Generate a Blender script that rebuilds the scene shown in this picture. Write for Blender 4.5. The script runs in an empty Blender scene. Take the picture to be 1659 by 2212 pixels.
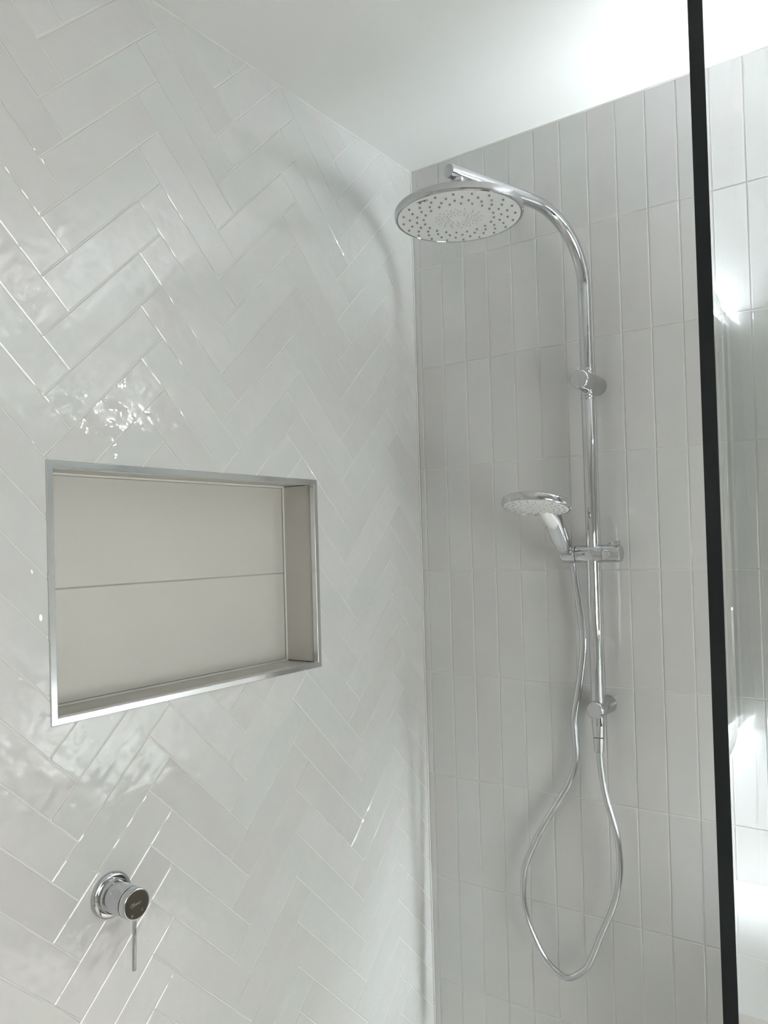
import bpy, bmesh, math, random
from mathutils import Vector, Matrix
random.seed(7)
scene = bpy.context.scene
col = scene.collection

# ------------------------------------------------------------------ units
# The layout was measured in "u" (1 u = 0.8 mm), origin at the ceiling corner between the
# herringbone wall (x = 0) and the back wall (y = 0); z = 0 is the ceiling, z = -3000 the floor.
S = 0.0008
def W(x, y, z):
    return Vector((x * S, y * S, (z + 3000.0) * S))

# ------------------------------------------------------------------ camera
RIGHT = Vector((0.81404, 0.58012, -0.02824))
DOWN = Vector((-0.03289, -0.00250, -0.99946))
FWD = RIGHT.cross(DOWN)
cam_d = bpy.data.cameras.new('camera')
cam = bpy.data.objects.new('camera', cam_d)
col.objects.link(cam)
m = Matrix.Identity(4)
for i in range(3):
    m[i][0] = RIGHT[i]; m[i][1] = -DOWN[i]; m[i][2] = -FWD[i]
m.translation = W(1297.64, -2009.27, -1138.22)
cam.matrix_world = m
cam_d.sensor_fit = 'VERTICAL'
cam_d.sensor_height = 24.0
cam_d.lens = 1688.27 / 2212.0 * 24.0
cam_d.shift_x = -2.92 / 2212.0
cam_d.shift_y = 37.92 / 2212.0
cam_d.clip_start = 0.02
scene.camera = cam

# ------------------------------------------------------------------ world, exposure
world = bpy.data.worlds.new('world'); scene.world = world
world.use_nodes = True
world.node_tree.nodes['Background'].inputs[0].default_value = (0.9, 0.95, 1.0, 1)
world.node_tree.nodes['Background'].inputs[1].default_value = 0.3
vs = scene.view_settings
vs.view_transform = 'Standard'; vs.look = 'None'; vs.gamma = 1.0; vs.use_curve_mapping = False
vs.exposure = 0.96
scene.cycles.use_light_tree = False
scene.cycles.max_bounces = 6
scene.cycles.diffuse_bounces = 4
scene.cycles.glossy_bounces = 4
scene.cycles.transparent_max_bounces = 8
scene.cycles.caustics_reflective = False
scene.cycles.caustics_refractive = False
LED_UP, LED_DOWN, LED_FLOOR, FILL = 190.0, 195.0, 380.0, 5.0  # last value: strength of the added fill panel

# ------------------------------------------------------------------ helpers: materials
def mat(name, color, rough=0.5, metal=0.0, spec=0.5):
    m_ = bpy.data.materials.new(name); m_.use_nodes = True
    b = m_.node_tree.nodes['Principled BSDF']
    b.inputs['Base Color'].default_value = (*color, 1)
    b.inputs['Roughness'].default_value = rough
    b.inputs['Metallic'].default_value = metal
    b.inputs['Specular IOR Level'].default_value = spec
    return m_
def node(m_, t, **kw):
    n = m_.node_tree.nodes.new(t)
    for k, v in kw.items(): setattr(n, k, v)
    return n
def link(m_, a, b): m_.node_tree.links.new(a, b)

def noise_bump(m_, scale, dist, detail=2.0, coord='Object', strength=1.0):
    b = m_.node_tree.nodes['Principled BSDF']
    tc = node(m_, 'ShaderNodeTexCoord')
    nz = node(m_, 'ShaderNodeTexNoise'); nz.inputs['Scale'].default_value = scale
    nz.inputs['Detail'].default_value = detail
    bp = node(m_, 'ShaderNodeBump'); bp.inputs['Distance'].default_value = dist
    bp.inputs['Strength'].default_value = strength
    link(m_, tc.outputs[coord], nz.inputs['Vector'])
    link(m_, nz.outputs['Fac'], bp.inputs['Height'])
    link(m_, bp.outputs['Normal'], b.inputs['Normal'])
    return nz

def tile_material(name, ramp, rough, wave, waved):
    """Handmade glazed tile: shade varies from tile to tile and in soft clouds, the glaze is rippled."""
    m_ = mat(name, (0.7, 0.7, 0.7), rough, 0.0, 0.5)
    b = m_.node_tree.nodes['Principled BSDF']
    tc = node(m_, 'ShaderNodeTexCoord'); oi = node(m_, 'ShaderNodeObjectInfo')
    comb = node(m_, 'ShaderNodeCombineXYZ')
    mul = node(m_, 'ShaderNodeMath', operation='MULTIPLY'); mul.inputs[1].default_value = 37.0
    link(m_, oi.outputs['Random'], mul.inputs[0])
    for i in range(3): link(m_, mul.outputs[0], comb.inputs[i])
    add = node(m_, 'ShaderNodeVectorMath', operation='ADD')
    link(m_, tc.outputs['Object'], add.inputs[0]); link(m_, comb.outputs[0], add.inputs[1])
    # cloudy shade
    nz = node(m_, 'ShaderNodeTexNoise'); nz.inputs['Scale'].default_value = 9.0; nz.inputs['Detail'].default_value = 3.0
    link(m_, add.outputs[0], nz.inputs['Vector'])
    mix = node(m_, 'ShaderNodeMath', operation='MULTIPLY_ADD')
    link(m_, oi.outputs['Random'], mix.inputs[0]); mix.inputs[1].default_value = 0.55
    sc = node(m_, 'ShaderNodeMath', operation='MULTIPLY_ADD')
    link(m_, nz.outputs['Fac'], sc.inputs[0]); sc.inputs[1].default_value = 0.9; sc.inputs[2].default_value = -0.26
    link(m_, sc.outputs[0], mix.inputs[2])
    cr = node(m_, 'ShaderNodeValToRGB')
    cr.color_ramp.elements[0].position = 0.0; cr.color_ramp.elements[0].color = (*ramp[0], 1)
    cr.color_ramp.elements[1].position = 1.0; cr.color_ramp.elements[1].color = (*ramp[-1], 1)
    for i, c in enumerate(ramp[1:-1]):
        e = cr.color_ramp.elements.new((i + 1) / (len(ramp) - 1)); e.color = (*c, 1)
    link(m_, mix.outputs[0], cr.inputs['Fac']); link(m_, cr.outputs['Color'], b.inputs['Base Color'])
    # ripples
    n2 = node(m_, 'ShaderNodeTexNoise'); n2.inputs['Scale'].default_value = wave; n2.inputs['Detail'].default_value = 1.2
    n2.inputs['Roughness'].default_value = 0.45
    link(m_, add.outputs[0], n2.inputs['Vector'])
    bp = node(m_, 'ShaderNodeBump'); bp.inputs['Distance'].default_value = waved; bp.inputs['Strength'].default_value = 1.0
    link(m_, n2.outputs['Fac'], bp.inputs['Height'])
    link(m_, bp.outputs['Normal'], b.inputs['Normal'])
    b.inputs['IOR'].default_value = 1.85
    return m_

RAMP = [(0.58, 0.585, 0.59), (0.612, 0.602, 0.595), (0.605, 0.62, 0.608), (0.64, 0.637, 0.63), (0.615, 0.615, 0.637)]
M = {}
M['tile'] = tile_material('glazed_tile', RAMP, 0.02, 36.0, 0.0019)
M['tile_back'] = tile_material('glazed_tile_back', RAMP, 0.12, 26.0, 0.0005)
M['grout'] = mat('grout', (0.70, 0.69, 0.67), 0.9); noise_bump(M['grout'], 900, 0.0002)
M['niche'] = mat('niche_tile', (0.56, 0.545, 0.505), 0.45); noise_bump(M['niche'], 600, 0.00004)
M['niche_grout'] = mat('niche_grout', (0.42, 0.405, 0.37), 0.85)
M['silicone'] = mat('silicone', (0.66, 0.65, 0.62), 0.5)
M['ceiling'] = mat('ceiling_paint', (0.80, 0.80, 0.785), 0.85); noise_bump(M['ceiling'], 350, 0.0001)
M['paint'] = mat('wall_paint', (0.72, 0.71, 0.69), 0.8); noise_bump(M['paint'], 300, 0.0001)
M['floor'] = mat('floor_tile', (0.52, 0.51, 0.49), 0.35); noise_bump(M['floor'], 30, 0.0004)
M['chrome'] = mat('chrome', (0.59, 0.60, 0.615), 0.03, 1.0)
M['chrome_dark'] = mat('chrome_groove', (0.05, 0.055, 0.06), 0.3, 1.0)
M['satin'] = mat('satin_chrome', (0.74, 0.75, 0.77), 0.22, 1.0)
M['trim'] = mat('polished_aluminium', (0.82, 0.83, 0.84), 0.13, 1.0); noise_bump(M['trim'], 14, 0.00025)
M['white_plastic'] = mat('white_plastic', (0.80, 0.81, 0.80), 0.35)
M['nozzle'] = mat('nozzle_rubber', (0.24, 0.245, 0.25), 0.45)
M['nozzle_pale'] = mat('nozzle_pale', (0.50, 0.51, 0.51), 0.45)
M['nozzle_hand'] = mat('nozzle_hand', (0.42, 0.425, 0.43), 0.45)
M['ink'] = mat('dark_print', (0.03, 0.03, 0.035), 0.5)
M['etched'] = mat('etched_print', (0.40, 0.38, 0.36), 0.45)
M['hose'] = mat('silver_hose', (0.56, 0.58, 0.59), 0.2, 0.95); noise_bump(M['hose'], 700, 0.00004)
M['edge'] = mat('glass_edge', (0.010, 0.015, 0.016), 0.3, 0.0, 0.3)
M['bench'] = mat('white_bench', (0.82, 0.82, 0.81), 0.3); noise_bump(M['bench'], 90, 0.00005)
M['mirror'] = mat('mirror_silver', (0.90, 0.92, 0.91), 0.01, 1.0)
M['mirror_box'] = mat('mirror_box', (0.22, 0.23, 0.23), 0.5)

def wood_material():
    m_ = mat('brown_timber', (0.13, 0.095, 0.065), 0.45)
    b = m_.node_tree.nodes['Principled BSDF']
    tc = node(m_, 'ShaderNodeTexCoord'); mp = node(m_, 'ShaderNodeMapping')
    mp.inputs['Scale'].default_value = (3, 3, 40)
    nz = node(m_, 'ShaderNodeTexNoise'); nz.inputs['Scale'].default_value = 4; nz.inputs['Detail'].default_value = 5
    cr = node(m_, 'ShaderNodeValToRGB')
    cr.color_ramp.elements[0].color = (0.21, 0.145, 0.095, 1); cr.color_ramp.elements[1].color = (0.34, 0.25, 0.175, 1)
    link(m_, tc.outputs['Object'], mp.inputs['Vector']); link(m_, mp.outputs[0], nz.inputs['Vector'])
    link(m_, nz.outputs['Fac'], cr.inputs['Fac']); link(m_, cr.outputs['Color'], b.inputs['Base Color'])
    return m_
M['wood'] = wood_material()

def glass_material():
    """Clear pane: Fresnel mix of mirror reflection and straight-through transmission on each face."""
    m_ = bpy.data.materials.new('clear_glass'); m_.use_nodes = True
    nt = m_.node_tree; nt.nodes.clear()
    out = node(m_, 'ShaderNodeOutputMaterial')
    tr = node(m_, 'ShaderNodeBsdfTransparent'); tr.inputs[0].default_value = (0.955, 0.975, 0.965, 1)
    gl = node(m_, 'ShaderNodeBsdfGlossy'); gl.inputs['Roughness'].default_value = 0.0
    gl.inputs['Color'].default_value = (1, 1, 1, 1)
    geo = node(m_, 'ShaderNodeNewGeometry')
    ior = node(m_, 'ShaderNodeMapRange')
    ior.inputs['To Min'].default_value = 1.52; ior.inputs['To Max'].default_value = 1 / 1.52
    fr = node(m_, 'ShaderNodeFresnel'); mx = node(m_, 'ShaderNodeMixShader')
    link(m_, geo.outputs['Backfacing'], ior.inputs['Value']); link(m_, ior.outputs[0], fr.inputs['IOR'])
    link(m_, fr.outputs[0], mx.inputs[0]); link(m_, tr.outputs[0], mx.inputs[1]); link(m_, gl.outputs[0], mx.inputs[2])
    link(m_, mx.outputs[0], out.inputs['Surface'])
    return m_
M['glass'] = glass_material()

def emit(name, color, strength):
    m_ = bpy.data.materials.new(name); m_.use_nodes = True
    b = m_.node_tree.nodes['Principled BSDF']
    b.inputs['Base Color'].default_value = (0.9, 0.9, 0.9, 1)
    b.inputs['Emission Color'].default_value = (*color, 1)
    b.inputs['Emission Strength'].default_value = strength
    return m_
COOL = (0.885, 0.94, 1.0)
M['led_up'] = emit('led_strip_top', COOL, LED_UP)
M['led_down'] = emit('led_strip_bottom', COOL, LED_DOWN)
M['fill_light'] = emit('frosted_fill', (1.0, 0.985, 0.955), FILL)  # glow of the added panel, invented fill light
M['led_floor'] = emit('led_strip_floor', (1.0, 0.975, 0.94), LED_FLOOR)

# ------------------------------------------------------------------ helpers: objects
def obj(name, bm, material, parent=None, smooth=False, local=False):
    """One mesh object. bm is in u unless local=True (then it stays in the parent's metres)."""
    me = bpy.data.meshes.new(name)
    if not local:
        for v in bm.verts: v.co = W(*v.co)
    bmesh.ops.recalc_face_normals(bm, faces=bm.faces)
    bm.to_mesh(me); bm.free()
    me.materials.append(material)
    if smooth:
        for p in me.polygons: p.use_smooth = True
        try: me.set_sharp_from_angle(angle=math.radians(35))
        except Exception: pass
    o = bpy.data.objects.new(name, me); col.objects.link(o)
    if parent is not None:
        o.parent = parent
        o.matrix_parent_inverse = parent.matrix_world.inverted() if parent.type != 'EMPTY' else Matrix.Translation(-parent.location)
    return o
def thing(name, label, cat, loc, group=None):
    e = bpy.data.objects.new(name, None); col.objects.link(e)
    e.location = W(*loc); e.empty_display_size = 0.02
    e['label'] = label; e['category'] = cat
    if group: e['group'] = group
    return e
def tag(o, label, cat): o['label'] = label; o['category'] = cat; return o
def struct(o, label=None):
    o['kind'] = 'structure'
    if label: o['label'] = label
    return o

def box(bm, x0, x1, y0, y1, z0, z1, bev=0.0, seg=2):
    r = bmesh.ops.create_cube(bm, size=1.0)
    vs_ = r['verts']
    for v in vs_:
        v.co = Vector((x0 + (v.co.x + .5) * (x1 - x0), y0 + (v.co.y + .5) * (y1 - y0), z0 + (v.co.z + .5) * (z1 - z0)))
    if bev > 0:
        es = list({e for v in vs_ for e in v.link_edges})
        bmesh.ops.bevel(bm, geom=es, offset=bev, segments=seg, affect='EDGES', profile=0.5)
    return bm
def nbox(*a, **k): return box(bmesh.new(), *a, **k)
def frame(axis):
    axis = Vector(axis).normalized()
    ref = Vector((0, 0, 1)) if abs(axis.z) < 0.9 else Vector((1, 0, 0))
    a = axis.cross(ref).normalized(); b = axis.cross(a).normalized()
    return axis, a, b
def lathe(bm, origin, axis, prof, n=48):
    """prof: list of (distance along axis, radius)."""
    o = Vector(origin); ax, a, b = frame(axis); rings = []
    P = []
    for k, (d, r) in enumerate(prof):      # extra ring just inside each flat end keeps its shading flat
        if r <= 1e-6 and k > 0 and prof[k - 1][1] > 4: P.append((prof[k - 1][0] + (d - prof[k - 1][0]) * .04, prof[k - 1][1] * .96))
        P.append((d, r))
        if r <= 1e-6 and k < len(prof) - 1 and prof[k + 1][1] > 4: P.append((d + (prof[k + 1][0] - d) * .96, prof[k + 1][1] * .96))
    prof = P
    for d, r in prof:
        if r <= 1e-6: rings.append([bm.verts.new(o + ax * d)])
        else: rings.append([bm.verts.new(o + ax * d + (a * math.cos(2 * math.pi * i / n) + b * math.sin(2 * math.pi * i / n)) * r) for i in range(n)])
    for p, q in zip(rings[:-1], rings[1:]):
        for i in range(n):
            j = (i + 1) % n
            if len(p) == 1 and len(q) == 1: break
            if len(p) == 1: bm.faces.new((p[0], q[j], q[i]))
            elif len(q) == 1: bm.faces.new((p[i], p[j], q[0]))
            else: bm.faces.new((p[i], p[j], q[j], q[i]))
    return bm
def cyl_prof(l0, l1, r, bev=1.0):
    return [(l0, 0), (l0, r - bev), (l0 + bev * .3, r - bev * .3), (l0 + bev, r), (l1 - bev, r), (l1 - bev * .3, r - bev * .3), (l1, r - bev), (l1, 0)]
def sweep(bm, pts, radius, n=24, cap=True, closed_profile=None):
    """Tube along a polyline; radius a number or a list; closed_profile optional [(a,b)] outline."""
    pts = [Vector(p) for p in pts]
    T = []
    for i in range(len(pts)):
        t = pts[min(i + 1, len(pts) - 1)] - pts[max(i - 1, 0)]; T.append(t.normalized())
    up = Vector((1, 0, 0)) if abs(T[0].x) < 0.8 else Vector((0, 0, 1))
    nrm = (up - T[0] * up.dot(T[0])).normalized()
    rings = []
    for i, p in enumerate(pts):
        nrm = (nrm - T[i] * nrm.dot(T[i])).normalized(); bn = T[i].cross(nrm)
        r = radius[i] if isinstance(radius, (list, tuple)) else radius
        if closed_profile: prof = [(a * r, b * r) for a, b in closed_profile]
        else: prof = [(math.cos(2 * math.pi * k / n) * r, math.sin(2 * math.pi * k / n) * r) for k in range(n)]
        rings.append([bm.verts.new(p + nrm * a + bn * b) for a, b in prof])
    k = len(rings[0])
    for p, q in zip(rings[:-1], rings[1:]):
        for i in range(k): bm.faces.new((p[i], p[(i + 1) % k], q[(i + 1) % k], q[i]))
    if cap:
        bm.faces.new(rings[0][::-1]); bm.faces.new(rings[-1])
    return bm
def catmull(P, per=10):
    P = [Vector(p) for p in P]; Q = [P[0] * 2 - P[1]] + P + [P[-1] * 2 - P[-2]]; out = []
    for i in range(1, len(Q) - 2):
        a, b, c, d = Q[i - 1:i + 3]
        for k in range(per):
            t = k / per
            out.append(.5 * ((2 * b) + (c - a) * t + (2 * a - 5 * b + 4 * c - d) * t * t + (3 * b - a - 3 * c + d) * t ** 3))
    out.append(P[-1]); return out

# ------------------------------------------------------------------ tiles
BEV = 1.5
def clip_half(poly, flags, nx, ny, c):
    """keep nx*x+ny*y<=c ; flags[i] is edge i -> i+1 (True = real tile edge)."""
    out, of = [], []
    n = len(poly)
    for i in range(n):
        a, b = poly[i], poly[(i + 1) % n]
        da, db = nx * a[0] + ny * a[1] - c, nx * b[0] + ny * b[1] - c
        if da <= 0:
            out.append(a)
            if db <= 0: of.append(flags[i])
            else:
                t = da / (da - db); of.append(flags[i])
                out.append((a[0] + (b[0] - a[0]) * t, a[1] + (b[1] - a[1]) * t)); of.append(False)
        elif db <= 0:
            t = da / (da - db)
            out.append((a[0] + (b[0] - a[0]) * t, a[1] + (b[1] - a[1]) * t)); of.append(flags[i])
    # drop duplicate points
    P, F = [], []
    for i in range(len(out)):
        b = out[(i + 1) % len(out)]
        if (out[i][0] - b[0]) ** 2 + (out[i][1] - b[1]) ** 2 > 1e-4: P.append(out[i]); F.append(of[i])
    return P, F
def area(p): return 0.5 * abs(sum(p[i][0] * p[(i + 1) % len(p)][1] - p[(i + 1) % len(p)][0] * p[i][1] for i in range(len(p))))
def inset(poly, flags, d):
    n = len(poly)
    s = sum(poly[i][0] * poly[(i + 1) % n][1] - poly[(i + 1) % n][0] * poly[i][1] for i in range(n))
    sg = 1 if s > 0 else -1
    L_ = []
    for i in range(n):
        a, b = poly[i], poly[(i + 1) % n]; dx, dy = b[0] - a[0], b[1] - a[1]; l = math.hypot(dx, dy)
        nx, ny = -dy / l * sg, dx / l * sg; o = d if flags[i] else 0.0
        L_.append((a[0] + nx * o, a[1] + ny * o, dx / l, dy / l))
    out = []
    for i in range(n):
        p, q = L_[i - 1], L_[i]; det = p[2] * q[3] - p[3] * q[2]
        if abs(det) < 1e-6: out.append((q[0], q[1])); continue
        t = ((q[0] - p[0]) * q[3] - (q[1] - p[1]) * q[2]) / det
        out.append((p[0] + p[2] * t, p[1] + p[3] * t))
    return out
def tile_bm(bm, pieces, thick, place):
    """pieces: convex outlines with edge flags, in plane coordinates; place(p, q, h) gives the vertex position."""
    for poly, fl in pieces:
        n = len(poly); d = BEV
        for _ in range(8):
            ins = inset(poly, fl, d)
            if all((ins[(i + 1) % n][0] - ins[i][0]) * (poly[(i + 1) % n][0] - poly[i][0]) + (ins[(i + 1) % n][1] - ins[i][1]) * (poly[(i + 1) % n][1] - poly[i][1]) > 0 for i in range(n)): break
            d *= 0.45
        else: ins = list(poly)
        b0 = [bm.verts.new(place(p, q, 0)) for p, q in poly]
        b1 = [bm.verts.new(place(p, q, thick * 0.45)) for p, q in poly]
        b2 = [bm.verts.new(place(p, q, thick)) for p, q in ins]
        for A, B in ((b0, b1), (b1, b2)):
            for i in range(n):
                try: bm.faces.new((A[i], A[(i + 1) % n], B[(i + 1) % n], B[i]))
                except ValueError: pass
        try: bm.faces.new(b2)
        except ValueError: pass
    return bm

# ================================================================== STRUCTURE
TH = 1.3          # how far the tile faces stand proud of the grout
XR, YR = 2560, -3400   # far side of the bathroom
NY0, NY1, NZ0, NZ1 = -1225.6, -483.1, -1448.5, -972.2      # niche opening (outer edge of the trim)
ND = 114.0
def slab_left():
    bm = bmesh.new()
    for (y0, y1, z0, z1) in ((YR, NY0, -3000, 0), (NY1, 0, -3000, 0), (NY0, NY1, -3000, NZ0), (NY0, NY1, NZ1, 0)):
        box(bm, -ND - 10, -TH, y0, y1, z0, z1)
    box(bm, -ND - 60, -ND - 10, YR, 0, -3000, 0)
    return bm
wall_left = struct(obj('wall_left', slab_left(), M['grout']), 'pale grey glossy herringbone tiled shower wall')
wall_back = struct(obj('wall_back', nbox(-ND - 60, XR, TH, 120, -3000, 0), M['grout']), 'pale grey tiled back wall with stacked upright tiles')
WY0, WY1, WZ0, WZ1 = -1950, -850, -2100, -950       # right-hand wall opening for an unseen panel, added for its light
def slab_right():
    bm = bmesh.new()
    for (y0, y1, z0, z1) in ((YR, WY0, -3000, 0), (WY1, 120, -3000, 0), (WY0, WY1, -3000, WZ0), (WY0, WY1, WZ1, 0)):
        box(bm, XR, XR + 80, y0, y1, z0, z1)
    return bm
wall_right = struct(obj('wall_right', slab_right(), M['paint']))
fill_panel = struct(obj('fill_panel_1', nbox(XR + 40, XR + 46, WY0, WY1, WZ0, WZ1), M['fill_light']), 'unseen frosted light panel added to brighten the shower')  # glowing panel added because the light bars alone left the shower dark
for a in ((WY0, WY0 + 40, WZ0, WZ1), (WY1 - 40, WY1, WZ0, WZ1), (WY0 + 40, WY1 - 40, WZ0, WZ0 + 40), (WY0 + 40, WY1 - 40, WZ1 - 40, WZ1), ((WY0 + WY1) / 2 - 18, (WY0 + WY1) / 2 + 18, WZ0 + 40, WZ1 - 40)):
    obj('fill_panel_frame', nbox(XR + 20, XR + 60, *a, 2.0), M['bench'], fill_panel)  # frame bars dressing the added panel
wall_rear = struct(obj('wall_rear', nbox(-ND - 60, XR + 80, YR - 80, YR, -3000, 0), M['paint']))
floor = struct(obj('floor', nbox(-ND - 60, XR + 80, YR - 80, 120, -3080, -3000), M['floor']))
ceiling = struct(obj('ceiling', nbox(-ND - 60, XR + 80, YR - 80, 120, 0, 80), M['ceiling']), 'plain white painted ceiling')

# ---- herringbone tiles on the left wall
HL, HS, HY, HZ, HT = 300.15, 76.075, -1440.47, -2.447, -0.0041
GAP = 2.6
RT2 = math.sqrt(2)
ct, st = math.cos(HT), math.sin(HT)
def herr(a, b):
    y = HY + (a + b) / RT2 + 800; z = HZ + (b - a) / RT2 + 1000
    return (ct * y - st * z - 800, st * y + ct * z - 1000)
YB, ZB = -2.5, -3.0      # tiles stop short of the corner and of the ceiling
full_mesh = None
rest = bmesh.new()
cnt = 0
tiles_left = []
for c in range(-6, 7):
    for n in range(-45, 46):
        oa, ob = c * (HL + HS) + n * HS, c * (HL - HS) - n * HS
        for kind in 'AB':
            if kind == 'A': a0, a1, b0, b1 = oa, oa + HL, ob, ob + HS
            else: a0, a1, b0, b1 = oa + HL, oa + HL + HS, ob, ob + HL
            g = GAP / 2
            a0 += g; a1 -= g; b0 += g; b1 -= g
            poly = [herr(a0, b0), herr(a1, b0), herr(a1, b1), herr(a0, b1)]
            ys = [p[0] for p in poly]; zs = [p[1] for p in poly]
            if max(ys) < -2700 or min(ys) > YB or max(zs) < -2998 or min(zs) > ZB: continue
            cen = herr((a0 + a1) / 2, (b0 + b1) / 2)
            P, F = poly, [True] * 4
            for (nx, ny, cc) in ((1, 0, YB), (0, 1, ZB), (0, -1, 2998), (-1, 0, 2700)):
                if len(P) > 2: P, F = clip_half(P, F, nx, ny, cc)
            if len(P) < 3 or area(P) < 60: continue
            clipped = len(P) != 4 or area(P) < (HL - GAP) * (HS - GAP) * 0.999
            pieces = [(P, F)]
            if max(p[0] for p in P) > NY0 and min(p[0] for p in P) < NY1 and max(p[1] for p in P) > NZ0 and min(p[1] for p in P) < NZ1:
                pieces = []
                lo = clip_half(P, F, 1, 0, NY0); hi = clip_half(P, F, -1, 0, -NY1)
                mid = clip_half(*clip_half(P, F, -1, 0, -NY0), 1, 0, NY1) if True else None
                for q in (lo, hi):
                    if len(q[0]) > 2 and area(q[0]) > 20: pieces.append(q)
                if len(mid[0]) > 2:
                    for q in (clip_half(mid[0], mid[1], 0, 1, NZ0), clip_half(mid[0], mid[1], 0, -1, -NZ1)):
                        if len(q[0]) > 2 and area(q[0]) > 20: pieces.append(q)
                if not pieces: continue
                tot = sum(area(q[0]) for q in pieces)
                if tot < area(P) * 0.999: clipped = True
                else: pieces = [(P, F)]
            tiles_left.append((cen, kind, pieces, clipped))
# the nearest / in-view tiles become objects, everything outside the frame is one field
def in_view(cen): return -1520 < cen[0] and cen[1] > -2330
for cen, kind, pieces, clipped in tiles_left:
    if not in_view(cen):
        tile_bm(rest, pieces, TH, lambda p, q, h: (-TH + h, p, q)); continue
    ang = (-math.pi / 4 if kind == 'A' else math.pi / 4) + HT
    ca, sa = math.cos(ang), math.sin(ang)
    def loc(p, q, h, cen=cen, ca=ca, sa=sa):      # plane -> tile-local metres (long side along local x)
        dy, dz = p - cen[0], q - cen[1]
        return Vector(((ca * dy + sa * dz) * S, (-sa * dy + ca * dz) * S, h * S))
    if clipped or full_mesh is None:
        bm = tile_bm(bmesh.new(), pieces, TH, loc)
        bmesh.ops.recalc_face_normals(bm, faces=bm.faces)
        me = bpy.data.meshes.new('tile'); bm.to_mesh(me); bm.free(); me.materials.append(M['tile'])
        if not clipped: full_mesh = me
    else: me = full_mesh
    o = bpy.data.objects.new('tile', me); col.objects.link(o); o.parent = wall_left
    mt = Matrix(((0, 0, 1, 0), (ca, -sa, 0, 0), (sa, ca, 0, 0), (0, 0, 0, 1)))
    mt.translation = W(-TH, cen[0], cen[1])
    tilt = Matrix.Rotation(random.gauss(0, 0.0012), 4, 'X') @ Matrix.Rotation(random.gauss(0, 0.0010), 4, 'Y') if not clipped else Matrix.Identity(4)
    o.matrix_world = mt @ tilt
    cnt += 1
o = obj('tile_field', rest, M['tile'], wall_left); o['kind'] = 'stuff'

# ---- stacked upright tiles on the back wall
BX1, BW, BZ1, BH = 21.64, 77.0, -305.94, 306.49
cols_ = [(3.5, BX1)] + [(BX1 + i * BW, BX1 + (i + 1) * BW) for i in range(0, 33)]
cols_ = [(a, min(b, XR)) for a, b in cols_ if a < XR - 10]
rows_ = [(BZ1, -1.0)] + [(BZ1 - (k + 1) * BH, BZ1 - k * BH) for k in range(8)] + [(-2999, BZ1 - 8 * BH)]
back_rest = bmesh.new(); shared = {}; nb = 0
for ci, (xa, xb) in enumerate(cols_):
    for ri, (za, zb) in enumerate(rows_):
        g = GAP / 2
        x0, x1, z0, z1 = xa + (g if ci else 0), xb - g, za + g, zb - (g if ri else 2)
        pieces = [([(x0, z0), (x1, z0), (x1, z1), (x0, z1)], [True] * 4)]
        if not (ci <= 26 and ri <= 9):
            tile_bm(back_rest, pieces, TH, lambda p, q, h: (p, TH - h, q)); continue
        key = (round(x1 - x0, 2), round(z1 - z0, 2)); cxm, czm = (x0 + x1) / 2, (z0 + z1) / 2
        if key not in shared:
            bm = tile_bm(bmesh.new(), pieces, TH, lambda p, q, h: Vector(((p - cxm) * S, -h * S, (q - czm) * S)))
            bmesh.ops.recalc_face_normals(bm, faces=bm.faces)
            me = bpy.data.meshes.new('tile'); bm.to_mesh(me); bm.free(); me.materials.append(M['tile_back']); shared[key] = me
        o = bpy.data.objects.new('tile', shared[key]); col.objects.link(o); o.parent = wall_back
        o.location = W(cxm, TH, czm)
        o.rotation_euler = (random.gauss(0, 0.0008), 0, random.gauss(0, 0.0022))
        nb += 1
o = obj('tile_field', back_rest, M['tile_back'], wall_back); o['kind'] = 'stuff'

# silicone beads in the corner and along the ceiling
bm = bmesh.new(); sweep(bm, [(1.5, -1.5, -2990), (1.5, -1.5, -2)], 2.6, n=8)
obj('corner_bead', bm, M['silicone'], wall_back, True)
bm = bmesh.new(); sweep(bm, [(-1, -3, -1.0), (-1, -2690, -1.0)], 3.0, n=8)
obj('ceiling_bead', bm, M['silicone'], wall_left, True)
bm = bmesh.new(); sweep(bm, [(3, 1, -1.0), (XR - 4, 1, -1.0)], 2.4, n=8)
obj('ceiling_bead', bm, M['silicone'], wall_back, True)

# ================================================================== NICHE
niche = thing('wall_niche', 'recessed beige tiled wall niche framed in polished metal trim', 'niche', (0, (NY0 + NY1) / 2, NZ0))
TW = 14.0; iy0, iy1, iz0, iz1 = NY0 + 11, NY1 - 11, NZ0 + 11, NZ1 - 11
XB = -ND
zj = -1209.6
obj('back_tile', nbox(XB - 2, XB + 6, iy0 + 5, iy1 - 5, iz0 + 5, zj - 1.5, .8), M['niche'], niche)
obj('back_tile', nbox(XB - 2, XB + 6, iy0 + 5, iy1 - 5, zj + 1.5, iz1 - 5, .8), M['niche'], niche)
obj('back_grout', nbox(XB - 6, XB + 4, iy0 - 8, iy1 + 8, iz0 - 8, iz1 + 8), M['niche_grout'], niche)
obj('side_tile', nbox(XB + 8, -2, iy1, iy1 + 10, iz0 + 2, iz1 - 2, .8), M['niche'], niche)
obj('side_tile', nbox(XB + 8, -2, iy0 - 10, iy0, iz0 + 2, iz1 - 2, .8), M['niche'], niche)
obj('sill_tile', nbox(XB + 8, -2, iy0, iy1, iz0 - 10, iz0, .8), M['niche'], niche)
obj('top_tile', nbox(XB + 8, -2, iy0, iy1, iz1, iz1 + 10, .8), M['niche'], niche)
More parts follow.
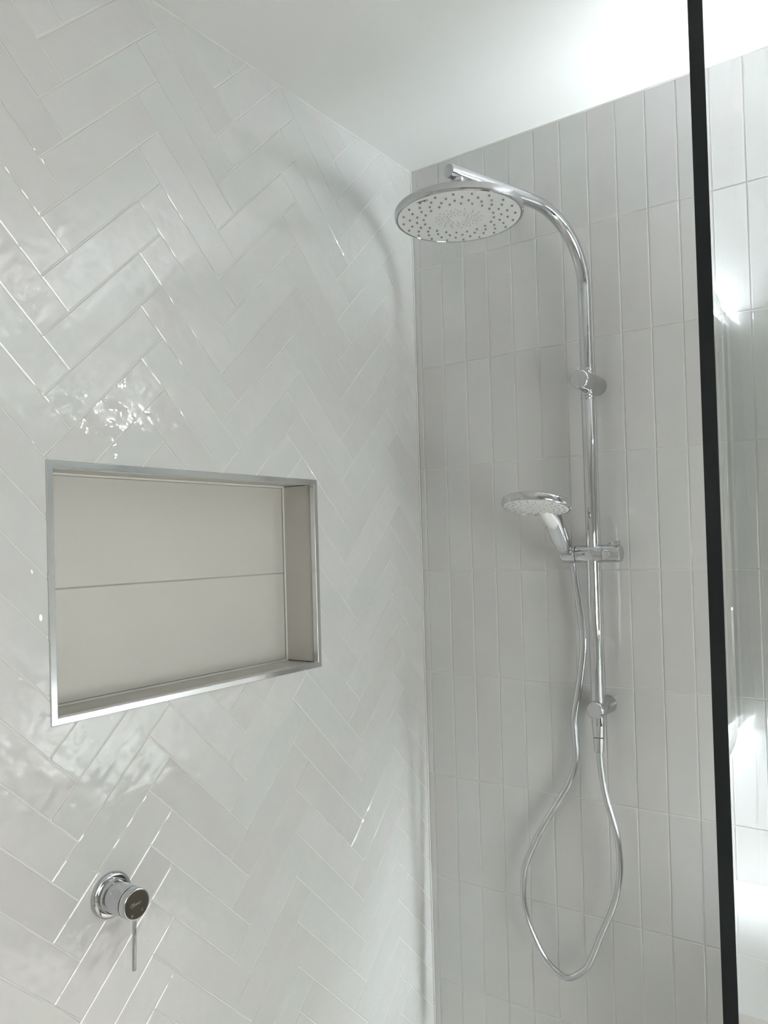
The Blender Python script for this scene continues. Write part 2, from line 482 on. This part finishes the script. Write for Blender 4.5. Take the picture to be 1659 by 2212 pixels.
# coved grout lines in the inner corners
for a, b in (((XB + 7, iy1 - 1, iz0), (XB + 7, iy1 - 1, iz1)), ((XB + 7, iy0 + 1, iz0), (XB + 7, iy0 + 1, iz1)),
             ((XB + 7, iy0, iz0 + 1), (XB + 7, iy1, iz0 + 1)), ((XB + 7, iy0, iz1 - 1), (XB + 7, iy1, iz1 - 1))):
    bm = bmesh.new(); sweep(bm, [a, b], 3.2, n=8); obj('corner_bead', bm, M['grout'], niche, True)
# mitred metal trim: outer face flat, thin return into the recess
def trim_piece(o0, o1, i0, i1):
    bm = bmesh.new()
    def ring(x, p): return bm.verts.new((x, p[0], p[1]))
    def mid(o_, i_, f): return (o_[0] + (i_[0] - o_[0]) * f, o_[1] + (i_[1] - o_[1]) * f)
    A, B = [], []
    for (o_, i_, L_) in ((o0, i0, A), (o1, i1, B)):
        for x, f in ((-6, 0.02), (0.6, 0.02), (1.8, 0.10), (1.8, 0.90), (0.6, 1.0), (-12, 1.0), (-12, .5), (-6, .5)): L_.append(ring(x, mid(o_, i_, f)))
    k = len(A)
    for i in range(k): bm.faces.new((A[i], A[(i + 1) % k], B[(i + 1) % k], B[i]))
    bm.faces.new(A); bm.faces.new(B[::-1])
    return bm
o_ = [(NY0, NZ0), (NY1, NZ0), (NY1, NZ1), (NY0, NZ1)]
i_ = [(NY0 + TW, NZ0 + TW), (NY1 - TW, NZ0 + TW), (NY1 - TW, NZ1 - TW), (NY0 + TW, NZ1 - TW)]
for k in range(4):
    e = obj('trim', trim_piece(o_[k], o_[(k + 1) % 4], i_[k], i_[(k + 1) % 4]), M['trim'], niche)
    e['label'] = 'polished metal trim'

# ================================================================== LETTERING
def stroke(bm, pts, w, place):
    """flat raised ribbon along a 2-D polyline; place(p, q, h)."""
    for i in range(len(pts) - 1):
        a, b = Vector(pts[i]), Vector(pts[i + 1]); d = (b - a)
        if d.length < 1e-6: continue
        d.normalize(); n = Vector((-d.y, d.x)) * w / 2; a2 = a - d * w * .3; b2 = b + d * w * .3
        vs_ = [bm.verts.new(place(*(p), h)) for h in (0, .35) for p in (a2 + n, b2 + n, b2 - n, a2 - n)]
        for f in ((0, 1, 5, 4), (1, 2, 6, 5), (2, 3, 7, 6), (3, 0, 4, 7), (4, 5, 6, 7)): bm.faces.new([vs_[j] for j in f])
def arc(cx_, cy_, rx, ry, a0, a1, n=14):
    return [(cx_ + rx * math.cos(math.radians(a0 + (a1 - a0) * i / n)), cy_ + ry * math.sin(math.radians(a0 + (a1 - a0) * i / n))) for i in range(n + 1)]
def signature():
    """handwritten word, x-height 1, starting at the origin, about 9.5 wide, slanted"""
    s_ = []
    s_.append(arc(1.1, 1.15, 1.0, 1.25, 100, 470, 22))                                   # O
    s_.append([(2.3, .2), (2.55, .9), (3.0, 2.3), (2.85, 2.55), (2.6, 2.0), (2.5, .5), (2.7, .05), (3.05, .2), (3.35, .6)])  # l
    s_.append([(3.35, .6), (3.45, .95), (3.4, .3), (3.6, .05), (3.95, .3)]); s_.append([(3.55, 1.5), (3.65, 1.6)])           # i
    s_.append([(3.95, .3), (4.1, .95), (4.3, .1), (4.75, .95), (5.1, .75)])                                                 # v
    s_.append([(5.1, .45), (5.5, .6), (5.6, .9), (5.35, 1.0), (5.15, .6), (5.3, .1), (5.7, .1), (6.1, .5)])                  # e
    s_.append([(6.1, .5), (6.25, 1.05), (6.35, .85), (6.75, .9), (6.7, .3), (6.9, .05), (7.2, .3)])                          # r
    s_.append([(7.2, .3), (7.35, .9), (7.35, .3), (7.6, .1), (8.4, .4), (9.6, .75)]); s_.append([(7.5, 1.45), (7.6, 1.55)])  # i and tail
    return [[(x + y * .28, y) for x, y in l] for l in s_]

# ================================================================== SHOWER RAIL
RX, RY = 568.5, -74.0
ZA, PHI, RHO = -318.0, math.radians(73), 186.0
UX, UY = -math.cos(PHI), -math.sin(PHI)
rail = thing('shower_rail', 'chrome shower rail with curved overhead arm and round rain head', 'shower', (RX, RY, -1690))
# lower rail tube
bm = bmesh.new(); lathe(bm, (RX, RY, -1618), (0, 0, 1), cyl_prof(0, 1618 - 757, 16.4, 1.0), 40)
obj('rail_tube', bm, M['chrome'], rail, True)
# riser with the bend and the horizontal arm
pts = [(RX, RY, z) for z in (-752, -700, -640, -580, -540)] + \
      [(RX + UX * RHO * (1 - math.cos(a)), RY + UY * RHO * (1 - math.cos(a)), ZA - RHO + RHO * math.sin(a)) for a in [math.pi / 2 * k / 28 for k in range(29)]]
e = pts[-1]; L0 = 463 - RHO
pts += [(e[0] + UX * t, e[1] + UY * t, ZA) for t in (40, 90, 140, 190, 240, L0 - 1.6, L0)]
rr = [15.8] * (len(pts) - 1) + [14.6]
bm = bmesh.new(); sweep(bm, pts, rr, n=36)
obj('overhead_arm', bm, M['chrome'], rail, True)
# diverter bracket (upper) and plain bracket (lower)
zu, zl = -741.0, -1577.0
bm = bmesh.new(); lathe(bm, (RX, 0, zu), (0, -1, 0), [(-1, 0), (-1, 25.4), (5, 25.2), (126, 24.6), (129, 23.8), (131, 21.5), (131, 0)], 56)
br = obj('wall_bracket', bm, M['chrome'], rail, True)
bm = bmesh.new(); box(bm, RX - 3, RX + 3, -129, -118, zu + 23, zu + 30, 1.2); obj('pointer', bm, M['chrome'], br, True)
bm = bmesh.new(); lathe(bm, (RX, 0, zl), (0, -1, 0), [(-1, 0), (-1, 23.5), (2, 23.5), (4, 22.6), (92, 22.6), (95, 21.8), (97, 19.5), (97, 0)], 56)
obj('wall_bracket', bm, M['chrome'], rail, True)
# collars and the fine groove below the diverter
for z0, z1, r in ((-716, -706, 17.0), (-776, -768, 17.2), (-784, -776.8, 17.2)):
    bm = bmesh.new(); lathe(bm, (RX, RY, z0), (0, 0, 1), cyl_prof(0, z1 - z0, r, .6), 40); obj('collar', bm, M['chrome'], rail, True)
# tapering hose outlet under the rail
bm = bmesh.new(); lathe(bm, (RX, RY, -1600), (0, 0, -1), [(0, 0), (0, 16.2), (12, 16.2), (46, 14.2), (47, 13.4), (47, 0)], 40)
obj('outlet_sleeve', bm, M['chrome'], rail, True)
bm = bmesh.new(); lathe(bm, (RX, RY, -1648.6), (0, 0, -1), [(0, 0), (0, 13.4), (.8, 14), (36, 11.8), (37, 11), (37, 0)], 40)
obj('hose_nut', bm, M['chrome'], rail, True)
bm = bmesh.new(); lathe(bm, (RX, RY, -1644), (0, 0, -1), cyl_prof(0, 6, 12.6, .3), 32); obj('groove_ring', bm, M['chrome_dark'], rail, True)
# slider with cradle (left end) and knob (right end)
HZc = -1181.0
bm = bmesh.new(); lathe(bm, (RX, RY, HZc), (1, 0, 0), cyl_prof(-41, 30, 22.5, 1.0), 48); sl = obj('slider', bm, M['chrome'], rail, True)
bm = bmesh.new(); lathe(bm, (RX, RY, HZc), (1, 0, 0), [(-43, 0), (-43, 21.5), (-43.6, 22.2), (-76, 22.2), (-81, 20.5), (-84, 17), (-85, 12), (-85, 0)], 48)
obj('cradle', bm, M['chrome'], sl, True)
bm = bmesh.new(); lathe(bm, (RX, RY, HZc), (1, 0, 0), [(-43.2, 0), (-43.2, 20.8), (-40.8, 20.8), (-40.8, 0)], 40); obj('groove_ring', bm, M['chrome_dark'], sl, True)
bm = bmesh.new(); lathe(bm, (RX, RY, HZc), (1, 0, 0), [(30.6, 0), (30.6, 22.4), (70, 22.4), (73, 21.6), (74, 20), (74, 0)], 48); kn = obj('knob', bm, M['chrome'], sl, True)
obj('knob_button', nbox(RX + 42, RX + 70, RY - 7, RY + 7, HZc + 20, HZc + 32, 1.5), M['chrome'], sl, True)

# rain head
CX, CY, ZF = 441.0, -489.0, -417.0
RO = 142.5
bm = bmesh.new()
lathe(bm, (CX, CY, ZF), (0, 0, 1), [(3, 0), (3, 137.0), (-.6, 138.2), (-.8, 140.5), (.6, RO), (3, RO + .8), (15, RO + .8), (18, RO - 1), (20, RO - 8), (26, 90), (31, 30), (32, 0)], 96)
head = obj('rain_head', bm, M['chrome'], rail, True); head['label'] = 'round rain shower head with white underside'
bm = bmesh.new(); lathe(bm, (CX, CY, ZF), (0, 0, 1), [(-.2, 0), (-.2, 136.4), (.6, 137.2), (4, 137.2), (4, 0)], 96)
obj('spray_face', bm, M['white_plastic'], head, True)
# joint between head and arm
bm = bmesh.new(); lathe(bm, (CX, CY, ZF + 30), (0, 0, 1), [(0, 0), (0, 24), (5, 24), (9, 19), (22, 17), (28, 12.5), (38, 12.5), (46, 16), (56, 16), (58, 13), (70, 13), (70, 0)], 40)
obj('swivel_joint', bm, M['chrome'], head, True)
# nozzles
def nozzle(bm, x, y, z, r, h, n=8):
    top = [bm.verts.new((x + r * math.cos(2 * math.pi * i / n), y + r * math.sin(2 * math.pi * i / n), z)) for i in range(n)]
    low = [bm.verts.new((x + r * .75 * math.cos(2 * math.pi * i / n), y + r * .75 * math.sin(2 * math.pi * i / n), z - h)) for i in range(n)]
    for i in range(n): bm.faces.new((top[i], top[(i + 1) % n], low[(i + 1) % n], low[i]))
    bm.faces.new(low)
bm = bmesh.new()
for k, rf in enumerate((.875, .765, .66, .55)):
    for i in range(20):
        a = 2 * math.pi * (i + .5 * (k % 2)) / 20 + .12
        nozzle(bm, CX + RO * rf * math.cos(a), CY + RO * rf * math.sin(a), ZF - .1, 2.9, 3.0)
o = obj('nozzles', bm, M['nozzle'], head); o['kind'] = 'stuff'
bm = bmesh.new()
for k, rf in enumerate((.36, .31, .255, .20, .15)):
    for i in range(16 if k < 3 else 12):
        a = 2 * math.pi * (i + .3 * k) / (16 if k < 3 else 12)
        nozzle(bm, CX + RO * rf * math.cos(a), CY + RO * rf * math.sin(a), ZF - .1, 2.0, 2.2, 6)
o = obj('inner_nozzles', bm, M['nozzle_pale'], head); o['kind'] = 'stuff'
# dark signature on the face, near the rim, reading from below
bm = bmesh.new()
TXA = Vector((411.2 - 437.2, -618.4 + 617.3)).normalized(); TXU = Vector((TXA.y, -TXA.x))
def head_place(p, q, h):
    v = Vector((437.2, -615.0)) + TXA * p + TXU * q
    return (v.x, v.y, ZF - .3 - h)
for l in signature(): stroke(bm, [(x * 2.7, y * 2.7) for x, y in l], 1.0, head_place)
obj('lettering', bm, M['ink'], head)

# ================================================================== HAND SHOWER
HX = 500.0
hs = thing('hand_shower', 'chrome hand shower with white spray face tilted in its cradle', 'hand shower', (HX, -74, -1195))
hd = Vector((0, -0.65, 0.76)).normalized()          # handle direction, outwards and up
hb = Vector((HX, -69.0, -1195.0))
aT = math.radians(13.0)
dn = Vector((0, -math.sin(aT), -math.cos(aT)))      # spray direction
hc = Vector((HX - 3, -252.0, -1064.0))                  # face centre
rp = 83.0
bm = bmesh.new(); lathe(bm, hc, -dn, [(3, 0), (3, rp - 5), (-.5, rp - 4), (-.5, rp - 2), (1.5, rp), (4, rp + .8), (15, rp + .8), (18, rp - .6), (20, rp - 4), (24, 40), (25, 0)], 72)
obj('head_rim', bm, M['chrome'], hs, True)
bm = bmesh.new(); lathe(bm, hc, -dn, [(-2.0, 0), (-1.8, 40), (-.8, rp - 6), (.2, rp - 4.6), (4, rp - 4.6), (4, 0)], 72)
# white tongue running down on to the handle
fa = Vector((0, math.cos(aT), -math.sin(aT)))       # in the face, towards the handle
nf = Vector((0, -0.76, -0.65)).normalized()        # front side of the handle
tong = [hc + fa * 44 - dn * 9, hc + fa * 56 - dn * 4, hb + hd * 143 + nf * 12, hb + hd * 134 + nf * 9, hb + hd * 125 + nf * 7, hb + hd * 121 + nf * 5]
sweep(bm, catmull(tong, 5), [15.5 + 2 * math.sin(math.pi * k / 25) - 8 * max(0, (k - 13) / 12) ** 2 for k in range(26)], n=20)
hface = obj('spray_face', bm, M['white_plastic'], hs, True)
bm = bmesh.new()
sp = math.pi * (3 - math.sqrt(5))
bxx = Vector((1, 0, 0))
for k, (rf, nn) in enumerate(((.84, 22), (.68, 20), (.52, 16))):
    for i in range(nn):
        a = 2 * math.pi * (i + .35 * k) / nn
        c = hc + bxx * rp * rf * math.cos(a) + fa * rp * rf * math.sin(a) + dn * .6
        lathe(bm, c, dn, [(0, 2.9), (2.2, 2.2), (2.2, 0)], 8)
for i in range(6):
    a = 2 * math.pi * i / 6 + .3
    c = hc + bxx * 20 * math.cos(a) + fa * 20 * math.sin(a) + dn * 1.6
    lathe(bm, c, dn, [(0, 3.4), (.6, 3.0), (.6, 0)], 10)
o = obj('nozzles', bm, M['nozzle_hand'], hs); o['kind'] = 'stuff'
# handle: rounded-rectangle section that widens to the head
prof = []
for (qx, qy) in ((1, 1), (-1, 1), (-1, -1), (1, -1)):
    for t in range(5):
        a = math.atan2(qy, qx) - math.pi / 4 + t * math.pi / 8
        prof.append((qx * .55 + .45 * math.cos(a), qy * .40 + .45 * math.sin(a)))
hp = [hb + hd * 8, hb + hd * 10, hb + hd * 27, hb + hd * 29, hb + hd * 33, hb + hd * 42, hb + hd * 80, hb + hd * 118, hb + hd * 140, hc + fa * 52 - dn * 13, hc + fa * 36 - dn * 14]
bm = bmesh.new(); sweep(bm, hp, [11, 12, 12, 14.5, 17, 19, 20.5, 21, 20.5, 17, 12], closed_profile=prof)
obj('handle', bm, M['chrome'], hs, True)
obj('mode_button', sweep(bmesh.new(), [hb + hd * 70 + Vector((17.5, 0, 0)), hb + hd * 108 + Vector((18.2, 0, 0))], 4.5, n=12), M['satin'], hs, True)

# ================================================================== HOSE
HOSE = [(501.7, -40.0, -1205.0), (503.7, -32.0, -1258.0), (509.5, -30.0, -1307.0), (516.4, -30.0, -1367.8), (518.1, -30.0, -1428.7), (505.5, -30.0, -1518.4), (487.8, -31.3, -1610.0), (488.4, -33.1, -1654.4), (490.4, -34.8, -1698.3), (486.3, -36.4, -1743.4), (468.7, -38.0, -1790.4), (440.4, -39.5, -1839.5), (408.8, -41.1, -1889.9), (379.6, -42.6, -1940.5), (356.1, -44.0, -1990.6), (336.4, -45.5, -2040.2), (330.5, -46.9, -2087.4), (331.6, -48.4, -2132.8), (341.9, -49.8, -2175.4), (360.2, -51.2, -2216.3), (383.2, -52.6, -2254.8), (410.8, -54.0, -2282.5), (456.2, -55.4, -2297.3), (504.5, -56.7, -2260.5), (526.8, -58.1, -2221.1), (550.5, -59.5, -2162.1), (572.7, -60.8, -2112.4), (591.8, -62.2, -2064.5), (603.1, -63.5, -2018.7), (609.4, -64.8, -1974.2), (609.1, -66.2, -1931.5), (605.0, -67.5, -1889.3), (594.6, -68.8, -1848.2), (583.3, -70.1, -1807.0), (575.4, -71.4, -1764.9), (571, -73, -1722.1), (569, -74.0, -1684)]
bm = bmesh.new(); hpts = catmull(HOSE, 6); sweep(bm, hpts, [9.8 - 1.7 * min(1, k / (len(hpts) * .5)) for k in range(len(hpts))], n=16)
tag(obj('shower_hose', bm, M['hose'], None, True), 'long silver flexible hose looping below the chrome rail', 'hose')

# ================================================================== MIXER
MY, MZ = -1112.0, -1785.4
mx_ = thing('shower_mixer', 'round chrome shower mixer tap with thin pin lever on herringbone wall', 'tap', (0, MY, MZ))
bm = bmesh.new(); lathe(bm, (0, MY, MZ), (1, 0, 0), [(-1, 0), (-1, 41), (2, 42.2), (5, 42.2), (7.5, 40.5), (8.5, 38), (8.5, 31), (7, 31), (7, 0)], 64)
obj('backplate', bm, M['chrome'], mx_, True)
bm = bmesh.new(); lathe(bm, (0, MY, MZ), (1, 0, 0), [(7, 0), (7, 31.5), (18, 31.5), (19, 30.8), (19, 0)], 56); obj('collar', bm, M['chrome'], mx_, True)
bm = bmesh.new(); lathe(bm, (0, MY, MZ), (1, 0, 0), [(19, 0), (19, 28.6), (60.6, 28.6), (61.4, 28), (61.4, 0)], 56); obj('body', bm, M['chrome'], mx_, True)
bm = bmesh.new(); lathe(bm, (0, MY, MZ), (1, 0, 0), [(61, 0), (61, 26.8), (63.6, 26.8), (63.6, 0)], 48); obj('groove_ring', bm, M['chrome_dark'], mx_, True)
bm = bmesh.new(); lathe(bm, (0, MY, MZ), (1, 0, 0), [(63.2, 0), (63.2, 28.2), (63.8, 28.6), (76.5, 28.6), (78, 27.8), (78.6, 26.2), (78.6, 0)], 56)
capm = obj('handle_cap', bm, M['chrome'], mx_, True)
bm = bmesh.new(); sweep(bm, [(70.5, MY, MZ - 26), (70.5, MY - 1.5, MZ - 70), (70.5, MY - 3.2, MZ - 119), (70.5, MY - 3.2, MZ - 120)], [3.9, 3.9, 3.9, 3.2], n=20)
obj('lever', bm, M['chrome'], mx_, True)
# etched signature and H / C marks; the reading direction on the cap is +y (to the right)
def cap_place(p, q, h): return (78.5 + h, MY + p, MZ + q)
bm = bmesh.new()
ca_, sa_ = math.cos(.12), math.sin(.12)
for l in signature(): stroke(bm, [(-14 + (x * ca_ - y * sa_) * 2.5, -2 + (x * sa_ + y * ca_) * 2.5) for x, y in l], .75, cap_place)
obj('lettering', bm, M['etched'], capm)
bm = bmesh.new()
for l in ([(-12, -19), (-12, -15)], [(-9, -19), (-9, -15)], [(-12, -17), (-9, -17)]): stroke(bm, l, .7, cap_place)
obj('hot_mark', bm, M['etched'], capm)
bm = bmesh.new(); stroke(bm, arc(12, -13, 1.9, 2.4, 50, 310, 10), .7, cap_place); obj('cold_mark', bm, M['etched'], capm)

# ================================================================== GLASS SCREEN
GX0, GX1, GYN = 1127.0, 1139.5, -1279.0
gs = thing('glass_shower_screen', 'clear frameless glass shower screen with dark vertical edge', 'shower screen', (GX0, GYN / 2, -3000))
obj('pane', nbox(GX0, GX1, GYN + 1.6, -1, -2999, -330), M['glass'], gs)
obj('edge', nbox(GX0 - .1, GX1 + .1, GYN, GYN + 1.5, -2999, -329), M['edge'], gs)

# ================================================================== VANITY SIDE (seen reflected in the glass)
VX0, VX1, VYF, VZT, VZB = 1165.0, 2335.0, -548.0, -1968.0, -2520.0
bt = tag(obj('benchtop', nbox(VX0, VX1, VYF - 8, -1, VZT - 24, VZT, 2.0), M['bench']), 'white vanity benchtop below the backlit mirror', 'benchtop')
vc = thing('vanity_cabinet', 'wall hung brown timber vanity cabinet under the white benchtop', 'cabinet', ((VX0 + VX1) / 2, VYF / 2, VZB))
obj('body', nbox(VX0 + 4, VX1 - 4, VYF + 22, -1, VZB, VZT - 24.5, 1.0), M['wood'], vc)
dw = (VX1 - VX0 - 8) / 2
for i in range(2):
    d_ = obj('drawer_front', nbox(VX0 + 4 + i * dw + 2, VX0 + 4 + (i + 1) * dw - 2, VYF + 1, VYF + 21.5, VZB + 2, VZT - 45, 1.5), M['wood'], vc)
# strip of light under the cabinet
obj('under_light', nbox(VX0 + 30, VX1 - 30, -120, -100, VZB - 8, VZB - .3), M['led_floor'], vc)

# backlit mirror: shallow box, larger rounded glass plate in front, light bars on top and underneath
MX0, MX1 = 1375.0, 2125.0
MT, MB_, MR = -516.0, -1704.0, 120.0
BT, BB = -620.0, -1590.0
vm = thing('vanity_mirror', 'backlit rounded mirror on the tiled wall, reflected in the shower glass', 'mirror', ((MX0 + MX1) / 2, 0, MB_))
obj('back_box', nbox(MX0 + 2, MX1 - 2, -94, -50, BB, BT, 2.0), M['mirror_box'], vm)
obj('wall_frame', nbox(MX0 + 5, MX1 - 5, -49.5, -1, BB - 2, BT + 2, 2.0), M['white_plastic'], vm)
bm = bmesh.new()
outl = []
for (cx_, cz_, a0) in ((MX1 - MR, MT - MR, 0), (MX0 + MR, MT - MR, 90), (MX0 + MR, MB_ + MR, 180), (MX1 - MR, MB_ + MR, 270)):
    for t in range(13): a = math.radians(a0 + 90 * t / 12); outl.append((cx_ + MR * math.cos(a), cz_ + MR * math.sin(a)))
rings = []
for yy, ins_ in ((-94.5, 0), (-102, 0), (-104.5, 3.0)):
    cxx, czz = (MX0 + MX1) / 2, (MT + MB_) / 2
    rings.append([bm.verts.new((cxx + (x - cxx) * (1 - ins_ / 375), yy, czz + (z - czz) * (1 - ins_ / 609))) for x, z in outl])
n = len(outl)
for p, q in zip(rings[:-1], rings[1:]):
    for i in range(n): bm.faces.new((p[i], p[(i + 1) % n], q[(i + 1) % n], q[i]))
bm.faces.new(rings[0]); bm.faces.new(rings[-1])
obj('mirror_plate', bm, M['mirror'], vm)
obj('light_bar', nbox(MX0 + 4, MX1 - 4, -78, -14, BT + 2.4, BT + 12), M['led_up'], vm)
obj('light_bar', nbox(MX0 + 4, MX1 - 4, -78, -14, BB - 12, BB - 2.4), M['led_down'], vm)
